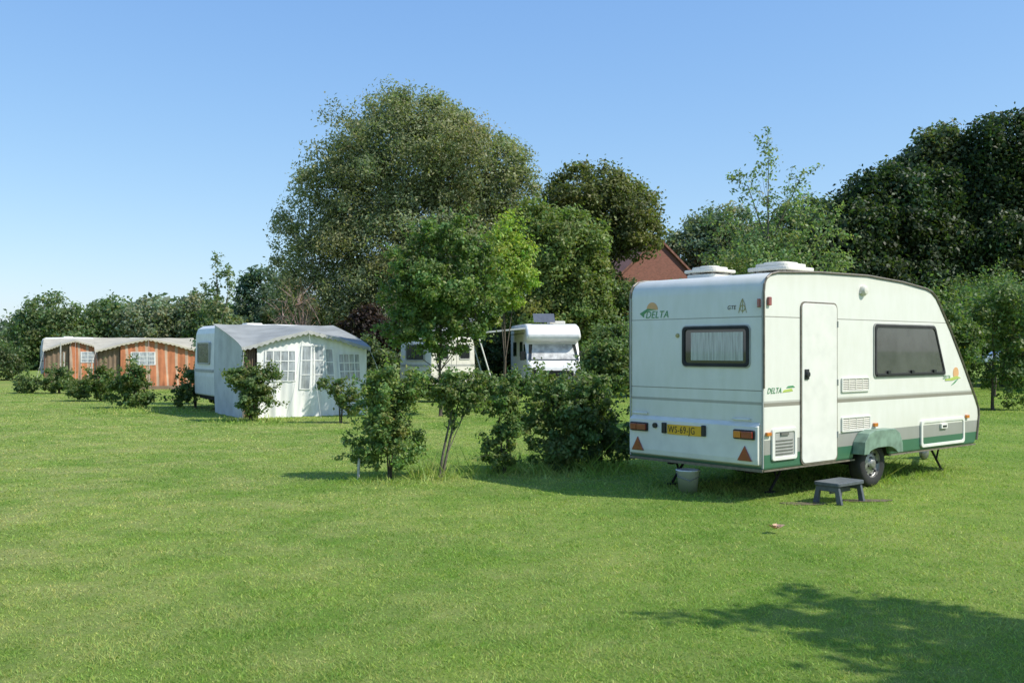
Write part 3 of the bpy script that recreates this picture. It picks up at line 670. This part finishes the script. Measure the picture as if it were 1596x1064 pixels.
# ------------------------------------------------------------ brick house
ho=thing('brick_house','red brick house gable rising behind the garden trees','house',(8.5,58,0),rad(22))
gw=4.2
mb=MB(); mb.prism([(-gw,0),(gw,0),(gw,4.4),(0,8.0),(-gw,4.4)],'y',0,9); mb.obj('wall','brick',ho)
mb=MB()
for s_ in (-1,1): mb.prism([(0,8.02),(s_*(gw+.4),4.05),(s_*(gw+.4),4.18),(0,8.18)],'y',-.15,9.2)
mb.obj('roof','tile',ho)
mb=MB(); mb.box(-.5,.5,-.02,.05,4.2,5.4); mb.obj('window','glass',ho)
pc=thing('parked_car','blue-grey hatchback parked beyond the trees','car',(49,100,0),rad(6))
pf=[(-2.1,.35),(-2.15,.75),(-1.95,.95),(-1.0,1.02),(-.4,1.45),(1.1,1.47),(1.85,1.0),(2.1,.9),(2.15,.4)]
mb=MB(); mb.prism(pf,'y',-.85,.85); mb.obj('body','carblue',pc,bevel=.08)
mb=MB(); mb.prism([(-.85,1.02),(-.35,1.38),(1.0,1.40),(1.6,1.02)],'y',-.862,.862); mb.obj('side_window','glass',pc)
for x in (-1.35,1.35):
    mb=MB(); mb.lathe([(.001,0),(.2,0),(.32,.0),(.33,.2),(.001,.2)],'y',(x,-.88,.33),20); mb.obj('wheel','rubber',pc)

# ------------------------------------------------------------ trees
G1='tall trees behind the campsite'; G2='hedge bushes between the pitches'; G3='dark wood edge trees'; G4='distant treeline'
tree('willow_tree','huge airy grey-green willow towering over the caravans','tree',(-4.6,45,0),
 [(0,0,10.5,3.9,3.4,2.7),(3.2,0,9.4,2.7,2.4,2.3),(-2.9,0,8.9,2.5,2.2,2.3),(-4.5,0,6.3,1.9,1.8,2.5),(0,.5,6.6,4.6,3.6,3.4),(3.6,0,6.2,2.2,2.2,2.6),(-4.2,-.5,3.2,2.2,2,2.5),(-.8,-1,3.4,3.4,2.4,2.6),(2.8,0,3.4,2.6,2,2.4),(4.5,0,8.6,1.4,1.2,1.4),(.3,0,11.9,2.0,1.6,1.5),(2.0,0,11.0,1.6,1.4,1.3)],
 105000,.096,(.142,.155,.080),.36,G1,clumps=520,cr=.21,bk='barkgrey',trunk_top=8,aspect=.45,var=.2,shell=.4,droop=.3,fill=.32,dense=1.9,hue=.12,shoots=160,slen=.22)
tree('broadleaf_tree','tall dark olive tree with a domed crown','tree',(4.1,50,0),
 [(0,0,9.2,2.6,2.4,1.8),(1.2,0,8.1,2.4,2.2,2.0),(-1.7,0,7.6,1.9,1.8,1.8),(-.9,0,5.3,2.3,2.4,2.8),(2.2,0,7.3,1.5,1.5,1.3),(-.4,0,3,2.0,2,2.4)],
 38000,.108,(.092,.102,.034),.3,G1,clumps=200,cr=.22,trunk_top=7,hue=.12,shoots=50,slen=.2,var=.28)
tree('broadleaf_tree','rounded mid-green tree in front of taller ones','tree',(1.9,42,0),
 [(0,0,5.7,2.2,1.8,1.8),(-.7,0,6.8,1.5,1.3,1.0),(0,0,3.3,2.4,1.9,2.2),(1.1,0,6.2,1.3,1.1,1.1),(1.2,-.5,3.6,1.3,1.2,1.9)],
 30000,.095,(.102,.130,.036),.2,G1,clumps=170,cr=.22,trunk_top=5,shoots=45,slen=.25,var=.28)
tree('yellow_green_tree','bright yellow-green young tree','tree',(-.25,30,0),
 [(0,0,4.9,.4,.4,1.0),(.15,0,3.9,.8,.75,1.0),(-.1,0,3.4,.7,.6,.7),(.5,0,4.4,.35,.35,.5)],8000,.06,(.20,.25,.05),.045,G1,clumps=70,cr=.27,trunk_top=4,bright=1.5,shoots=22,slen=.6)
tree('maple_tree','fresh green young maple with a slim trunk','tree',(-1.72,24,0),
 [(.15,0,4.35,.5,.5,.65),(-.65,0,3.6,.6,.6,.6),(.7,0,3.7,.65,.65,.7),(0,0,3.0,1.05,1,.75),(-1.0,0,2.75,.55,.6,.5),(1.1,0,2.8,.55,.6,.5),(-.6,0,2.1,.75,.6,.55),(.75,0,2.15,.7,.6,.5),(-.25,0,4.1,.4,.4,.4),(.1,0,1.75,.6,.5,.45),(-1.0,0,1.9,.4,.4,.35)],
 18500,.055,(.085,.125,.036),.036,G1,clumps=170,cr=.24,trunk_top=3.6,var=.3,fill=.12,shoots=70,shell=.25,slen=.85)
tree('young_tree','sparse young tree with airy upright twigs','tree',(5.15,20,0),
 [(0,0,5.35,.3,.3,.6),(.62,0,5.0,.32,.3,.28),(-.42,0,4.9,.3,.3,.4),(.25,0,4.2,.8,.6,.6),(-.15,0,3.5,1.2,.9,.5),(1.15,0,3.9,.4,.4,.45),(-.9,0,4.1,.4,.4,.3),(.6,0,3.3,1.2,.8,.4)],
 4000,.046,(.12,.155,.065),.05,G1,clumps=60,cr=.3,trunk_top=4.6,bk='barkgrey',fill=.25,shoots=28,slen=.9)
tree('broadleaf_tree','blue-green tree behind the brick house','tree',(13.6,64,0),  # leaf colour with more blue than the nearer trees
 [(0,0,8.8,2.8,2.6,2.0),(-1.8,0,7.4,2.2,2,2.2),(1.9,0,7.6,2.4,2,2.4),(0,0,4.6,4.2,3,3)],26000,.14,(.105,.135,.08),.3,G1,clumps=130,cr=.23,trunk_top=7,shoots=40,slen=.2)
tree('broadleaf_tree','full green tree filling the gap behind the caravan roof','tree',(17.2,58,0),
 [(0,0,8.4,2.6,2.2,2.0),(-2.2,0,6.8,2.2,2,2.2),(2.2,0,8.0,2.2,2,2.4),(0,0,4,4,3,3.2)],24000,.13,(.055,.08,.032),.3,G1,clumps=120,cr=.23,trunk_top=6,shoots=30,slen=.2)
tree('broadleaf_tree','mid-green garden tree partly hiding the house','tree',(6.9,42,0),
 [(-.3,0,2.9,1.3,1.3,1.5),(1.6,0,3.5,1.2,1.2,1.4),(-1.7,0,2.9,1.1,1.2,1.3),(2.3,0,4.2,1.2,1.1,1.2),(3.4,0,3.6,1.4,1.2,1.6),(-2.4,0,3.9,.6,.6,.7)],18000,.095,(.078,.105,.034),.12,G1,clumps=90,cr=.24,trunk_top=3,shoots=30,slen=.45)
tree('copper_beech','dark purple-leaved small tree beneath a willow','tree',(-6.0,41.3,0),
 [(0,0,2.4,1.0,.9,1.0),(.8,0,1.9,.9,.9,1.0)],7000,.08,(.036,.024,.019),.1,G1,clumps=50,trunk_top=2.0,hue=.15,bright=1.3)
tree('blue_green_tree','dense blue-green tree at the hedge line','tree',(-13.6,56,0),
 [(0,0,3.8,2.0,1.8,2.4),(1.4,0,2.8,1.6,1.5,1.8),(-1.5,0,2.6,1.5,1.5,1.8)],12000,.13,(.065,.095,.058),.15,G1,clumps=70,cr=.24,trunk_top=3,shoots=20,slen=.25)
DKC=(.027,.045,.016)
for (x,y,lob,nn,c,lab) in (
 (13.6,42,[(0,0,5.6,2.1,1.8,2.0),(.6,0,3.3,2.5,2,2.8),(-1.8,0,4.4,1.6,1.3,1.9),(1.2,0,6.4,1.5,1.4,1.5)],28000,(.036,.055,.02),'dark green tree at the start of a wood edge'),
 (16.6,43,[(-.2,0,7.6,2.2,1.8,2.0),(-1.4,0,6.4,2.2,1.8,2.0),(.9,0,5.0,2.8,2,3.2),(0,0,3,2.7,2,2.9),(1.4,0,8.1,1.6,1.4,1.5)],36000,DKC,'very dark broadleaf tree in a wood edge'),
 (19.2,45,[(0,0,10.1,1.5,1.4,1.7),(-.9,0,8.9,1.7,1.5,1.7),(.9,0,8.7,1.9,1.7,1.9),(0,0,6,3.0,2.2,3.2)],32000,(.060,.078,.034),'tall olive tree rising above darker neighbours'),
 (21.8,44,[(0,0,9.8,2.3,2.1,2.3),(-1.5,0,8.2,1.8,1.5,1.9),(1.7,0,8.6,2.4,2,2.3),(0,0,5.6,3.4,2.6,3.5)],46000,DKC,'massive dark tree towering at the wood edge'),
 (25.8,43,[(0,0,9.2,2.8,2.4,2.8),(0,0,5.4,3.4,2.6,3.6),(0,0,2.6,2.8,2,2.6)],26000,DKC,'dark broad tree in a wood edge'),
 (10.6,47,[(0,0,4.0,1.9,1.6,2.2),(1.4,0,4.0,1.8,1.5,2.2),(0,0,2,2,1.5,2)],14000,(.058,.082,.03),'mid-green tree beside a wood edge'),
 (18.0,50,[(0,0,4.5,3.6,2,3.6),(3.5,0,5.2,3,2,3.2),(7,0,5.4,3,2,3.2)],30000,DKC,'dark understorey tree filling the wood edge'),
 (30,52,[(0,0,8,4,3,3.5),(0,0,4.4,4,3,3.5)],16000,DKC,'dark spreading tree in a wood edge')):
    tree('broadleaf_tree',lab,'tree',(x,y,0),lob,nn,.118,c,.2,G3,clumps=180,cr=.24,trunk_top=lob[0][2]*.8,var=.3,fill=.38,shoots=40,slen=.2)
for (x,y,lob) in ((10.4,25,[(0,0,2.4,.9,.8,.8),(.5,0,1.8,.8,.8,.8),(-.3,0,1.0,.7,.6,.9)]),(12.8,26.5,[(0,0,2.6,1.1,1,.8),(-.8,0,2.3,.8,.8,.7),(.9,0,2.4,.9,.8,.8),(.8,0,1.5,.8,.7,.8),(.5,0,.8,.7,.6,.7)]),(16.5,34,[(0,0,2.9,1.6,1.3,1.2)]),(9.6,27,[(0,0,1.5,1.1,.9,1.3)]),(11.4,27.5,[(0,0,1.5,.8,.8,1.2),(0,0,.8,.8,.7,.8)])):
    tree('fruit_tree','low leafy fruit tree on the lawn behind a caravan','tree',(x,y,0),lob,9000,.06,(.080,.118,.038),.04,'small fruit trees',clumps=80,trunk_top=1.8,cr=.26,shoots=25,fill=.2,slen=.5)
for (x,y,r,zt) in ((13.6,36,1.6,2.0),(16.0,38,1.6,2.3),(15.0,40,1.5,2.4),(23.0,40,2.0,2.6),(20.4,39,.9,1.1),(11.8,33,1.2,1.7)):
    tree('bush','dark green shrub at the foot of the wood edge','bush',(x,y,0),[(0,0,zt*.5,r*.8,r*.6,zt*.5),(r*.5,0,zt*.4,r*.6,r*.5,zt*.42),(-r*.5,0,zt*.4,r*.6,r*.5,zt*.42)],7000,.085,(.035,.058,.02),.04,'dark shrubs under the wood edge',clumps=60,stems=3,trunk_top=zt*.5,shoots=12,slen=.4)  # leaf colour darker than the other bushes
for (x,y) in ((50,118),(57,120),(64,119),(44,117),(38,112)):
    tree('broadleaf_tree','dark green tree beyond the parked car','tree',(x,y,0),[(0,0,4,4.4,3,4),(2,0,2.4,3.6,3,2.6),(-2,0,2.4,3.6,3,2.6)],5000,.34,(.03,.05,.02),.25,'trees beyond the parked car',clumps=50,trunk_top=4)  # dark green leaf colour, as on the wood edge trees
for (x,y,zt,r,c) in ((-40,82,3.2,3.0,0),(-36.2,78,5.9,2.9,1),(-31.8,80,5.9,2.6,1),(-28.6,79,5.7,2.8,2),(-25.4,80,6.1,2.4,2),(-22.8,78,5.1,2.4,1),(-20,76,4.8,2.6,0),(-16.8,72,5.2,2.3,1),(-44.5,80,3.4,3.5,0),(-13.5,75,4.4,2.4,2),(-49,84,4,3.5,1)):
    cl=((.088,.115,.06),(.085,.12,.052),(.13,.15,.095))[c]
    tree('broadleaf_tree',('dark green tree in a distant row','leafy green tree in a distant row','pale willow-like tree in a distant row')[c],'tree',(x,y,0),
      [(0,0,zt*.66,r*.85,r*.8,zt*.34),(-r*.5,0,zt*.5,r*.65,r*.6,zt*.34),(r*.5,0,zt*.45,r*.75,r*.6,zt*.36),(0,0,zt*.25,r*1.05,r*.8,zt*.28)],8500,.165,cl,.15,G4,clumps=100,cr=.25,trunk_top=zt*.6,var=.25,shoots=20,slen=.2)
tree('sapling','tall thin sapling with wispy upright shoots','tree',(-8.6,29,0),
 [(0,0,3.7,.16,.15,.75),(.38,0,3.5,.14,.12,.6),(-.28,0,3.0,.2,.15,.55),(.1,0,2.7,.4,.3,.6),(.3,0,2.2,.5,.4,.5),(0,0,1.6,.6,.5,.6)],2600,.06,(.11,.14,.07),.04,None,clumps=60,cr=.45,bk='barkgrey',trunk_top=3.8,shoots=16,slen=1.0)
tree('bare_shrub','bare pinkish-brown branching shrub','tree',(-7.1,33,0),
 [(0,0,3.1,.6,.4,.9),(.5,0,2.9,.5,.4,.8),(-.5,0,2.7,.5,.4,.8),(0,0,2.0,.8,.5,.6)],200,.04,(.16,.10,.07),.16,None,clumps=60,cr=.3,bk='twigpink',trunk_top=1.8,stems=3,spread=.15,shoots=20)
bush_spec=[(-11.5,50,2.4,2.4,0),(-8.5,46,2.6,2.2,0),(-3.2,41,2.3,1.9,0),(-.6,43,2.8,1.9,0),(1.2,43.5,2.6,1.6,1),(4.2,38,2.7,1.4,1),(4.6,34,2.2,1.2,1),(3.2,33,2.0,.8,1),(6.2,30,1.9,1.3,0),(8,36,2.4,1.6,0),(-25.5,45,1.9,2.0,1),(-28,52,2.2,2.4,0),(-33,60,2.4,3,1),(-10.5,42,2.0,1.8,1),(-4.9,34,1.9,.8,0)]
for (x,y,zt,r,c) in bush_spec:
    tree('bush','dense green bush behind the camping pitches','bush',(x,y,0),[(0,0,zt*.55,r*.75,r*.6,zt*.45),(r*.45,0,zt*.4,r*.6,r*.5,zt*.4),(-r*.45,0,zt*.4,r*.6,r*.5,zt*.4)],7500,.08,((.055,.078,.03),(.085,.12,.042))[c],.04,'bushes behind the pitches',clumps=70,stems=3,trunk_top=zt*.5,shoots=18,cr=.26,fill=.2,slen=.5)
P2=dict(cr=.22,fill=.08,shell=.2,shoots=22,stems=4,dense=1.35)
for (x,y,r,zt) in ((-2.3,30.5,.8,.85),(-.9,31,.7,.75),(.9,30.5,.8,.8),(2.2,31,.7,.85)):
    tree('bush','low bush screening the far pitches','bush',(x,y,0),[(0,0,zt*.5,r*.7,r*.5,zt*.5),(r*.6,0,zt*.4,r*.5,r*.4,zt*.4),(-r*.6,0,zt*.4,r*.5,r*.4,zt*.4)],3600,.055,(.08,.115,.038),.016,G2,clumps=45,trunk_top=.5,**P2)
tree('bush','small bramble bush by the orange awnings','bush',(-10.3,27.2,0),[(0,0,.78,.42,.4,.42),(-.45,.2,.42,.36,.4,.38),(.1,0,.3,.42,.4,.28)],5000,.045,(.08,.115,.036),.014,G2,clumps=60,trunk_top=.6,**P2)
tree('bush','dark bramble bush by the orange awnings','bush',(-8.75,27.5,0),[(0,0,.65,.45,.4,.45),(.5,.2,.5,.4,.4,.4),(-.3,0,.3,.4,.4,.26)],5000,.045,(.065,.095,.03),.014,G2,clumps=60,trunk_top=.6,**P2)
tree('bush','loose low bush by the orange awnings','bush',(-12.8,31,0),[(0,0,.55,.5,.4,.45),(-.8,.2,.35,.42,.4,.32)],3600,.05,(.08,.115,.036),.014,G2,clumps=45,trunk_top=.5,**P2)
tree('bush','low bush near the orange awning','bush',(-16.6,36.5,0),[(0,0,.45,.6,.5,.42),(-1.3,.2,.32,.5,.5,.3)],3600,.055,(.075,.105,.036),.014,G2,clumps=45,trunk_top=.5,**P2)
tree('bush','bushy shrub before the white awning','bush',(-5.85,22.3,0),[(0,0,.85,.42,.4,.36),(.12,0,.42,.38,.4,.34),(-.3,0,.95,.26,.3,.30),(.35,0,1.0,.2,.2,.2)],7000,.039,(.08,.11,.036),.014,G2,clumps=75,trunk_top=.7,**P2)
tree('bush','thin shrub at the corner of the white awning','bush',(-3.75,21.8,0),[(0,0,.7,.30,.3,.28),(.2,0,.4,.28,.3,.30),(-.4,0,.85,.18,.2,.15)],2500,.038,(.085,.115,.038),.012,G2,clumps=40,trunk_top=.6,**P2)
tree('bush','upright leafy hedge bush with bright leaves','bush',(-1.52,12.4,0),[(.02,0,1.08,.36,.32,.30),(-.12,0,.72,.36,.32,.32),(.10,0,.42,.36,.32,.30),(.33,0,1.14,.18,.2,.2),(-.28,0,.32,.22,.22,.24),(-.2,0,1.15,.16,.16,.18)],9800,.028,(.108,.150,.046),.009,G2,clumps=130,trunk_top=.9,var=.3,cr=.24,fill=.14,shell=.25,shoots=34,stems=5,dense=1.55)
tree('bush','leaning little tree with a crooked bare stem','bush',(-.9,12.5,0),[(.22,0,1.12,.28,.24,.24),(.05,0,1.02,.18,.2,.18),(.40,0,.95,.18,.18,.15),(.14,0,.72,.13,.12,.15),(.5,0,1.15,.12,.12,.12)],3000,.027,(.09,.125,.038),.018,G2,clumps=60,trunk_top=.95,lean=(.2,0),spread=.04,bk='barkgrey',cr=.28,fill=.08,stems=2,shoots=18,dense=1.2)
tree('bush','loose upright shrub with open twigs','bush',(-.10,12.9,0),[(0,0,.98,.22,.22,.22),(.05,0,.62,.22,.22,.24),(-.05,0,.28,.24,.24,.22),(.12,0,1.18,.12,.15,.15),(-.18,0,.8,.12,.12,.14)],4200,.027,(.092,.132,.040),.009,G2,clumps=70,trunk_top=.8,spread=.12,cr=.25,fill=.05,shell=.2,shoots=26,stems=4,dense=1.25)
tree('bush','dense dark green rounded shrub','bush',(.55,13.2,0),[(-.05,0,1.0,.32,.34,.32),(.28,0,.66,.36,.36,.32),(-.2,0,.55,.26,.3,.3),(.55,0,1.02,.24,.3,.24),(.1,0,.28,.40,.4,.24)],9500,.030,(.085,.120,.038),.010,G2,clumps=120,trunk_top=.8,cr=.24,fill=.08,shell=.2,shoots=40,stems=5,dense=1.3)
tree('bush','low spreading dark shrub beside the caravan','bush',(1.2,13.5,0),[(0,0,.62,.34,.36,.32),(.28,0,.33,.34,.35,.28),(-.22,0,.92,.20,.26,.22),(-.1,0,.25,.34,.36,.22)],5600,.031,(.072,.105,.036),.010,G2,clumps=85,trunk_top=.6,cr=.25,fill=.07,shell=.2,shoots=30,stems=4,dense=1.3)
# shade tree beside the viewer
tree('broadleaf_tree','leafy tree shading the near lawn','tree',(9.2,3.3,0),[(-3.0,1.2,4.7,.9,.5,.4),(-2.2,.6,4.6,1.0,.5,.45),(-1.3,.1,4.7,1.3,.6,.6),(0,-.3,5.2,1.6,1.0,.9),(-2.4,-.2,4.8,.8,.45,.4)],11500,.08,(.07,.12,.03),.12,None,clumps=60,trunk_top=4.4,dense=1.2,fill=.08,cr=.24,shoots=40)
n=60000
xx=RNG.uniform(-170,190,n); dd=RNG.uniform(135,160,n); hh=(5.5+2.0*np.sin(xx*.09)+1.5*np.sin(xx*.23+1)+1.0*np.sin(xx*.61))*RNG.uniform(0,1,n)**.8
C=np.stack([xx,dd,np.maximum(hh,.1)],1); t=np.array((.09,.125,.08))*RNG.uniform(.6,1.5,(n,1))
o=leaves('distant_wood',C,.55,t,None); top(o,'far-off belt of green woodland on the horizon','woodland',kind='stuff')

# ------------------------------------------------------------ light, sky, camera
w=bpy.data.worlds.new('World'); scene.world=w; w.use_nodes=True; nt=w.node_tree
bg=nt.nodes['Background']; sky=nt.nodes.new('ShaderNodeTexSky'); sky.sky_type='NISHITA'; sky.sun_disc=False
EL=rad(47); SX,SY=.945,-.326
sky.sun_elevation=EL; sky.sun_rotation=math.atan2(SX,SY); sky.air_density=1.0; sky.dust_density=.5; sky.ozone_density=2.0
sep=nt.nodes.new('ShaderNodeSeparateColor'); nt.links.new(sky.outputs[0],sep.inputs[0]); com=nt.nodes.new('ShaderNodeCombineColor')
for i,(g_,k_) in enumerate(((.84,1.30),(.68,1.93),(.40,3.75))):
    p=nt.nodes.new('ShaderNodeMath'); p.operation='POWER'; nt.links.new(sep.outputs[i],p.inputs[0]); p.inputs[1].default_value=g_
    q=nt.nodes.new('ShaderNodeMath'); q.operation='MULTIPLY'; nt.links.new(p.outputs[0],q.inputs[0]); q.inputs[1].default_value=k_
    nt.links.new(q.outputs[0],com.inputs[i])
nt.links.new(com.outputs[0],bg.inputs[0]); bg.inputs[1].default_value=.13
sd=Vector((SX,SY,0)).normalized()*math.cos(EL)+Vector((0,0,math.sin(EL)))
L=bpy.data.lights.new('sun','SUN'); L.energy=5.0; L.angle=rad(.5); L.color=(1,.95,.85)
lo=bpy.data.objects.new('sun',L); COL.objects.link(lo); lo.rotation_euler=sd.to_track_quat('Z','Y').to_euler(); lo.location=(20,-5,30)
cam=bpy.data.cameras.new('camera'); cam.lens=35; cam.sensor_width=36; cam.shift_y=13/1596; cam.clip_end=3000; cam.clip_start=.1
co=bpy.data.objects.new('camera',cam); COL.objects.link(co); co.location=(0,0,1.6); co.rotation_euler=(rad(90),0,0)
scene.camera=co
scene.view_settings.view_transform='Standard'; scene.view_settings.look='None'; scene.view_settings.exposure=0
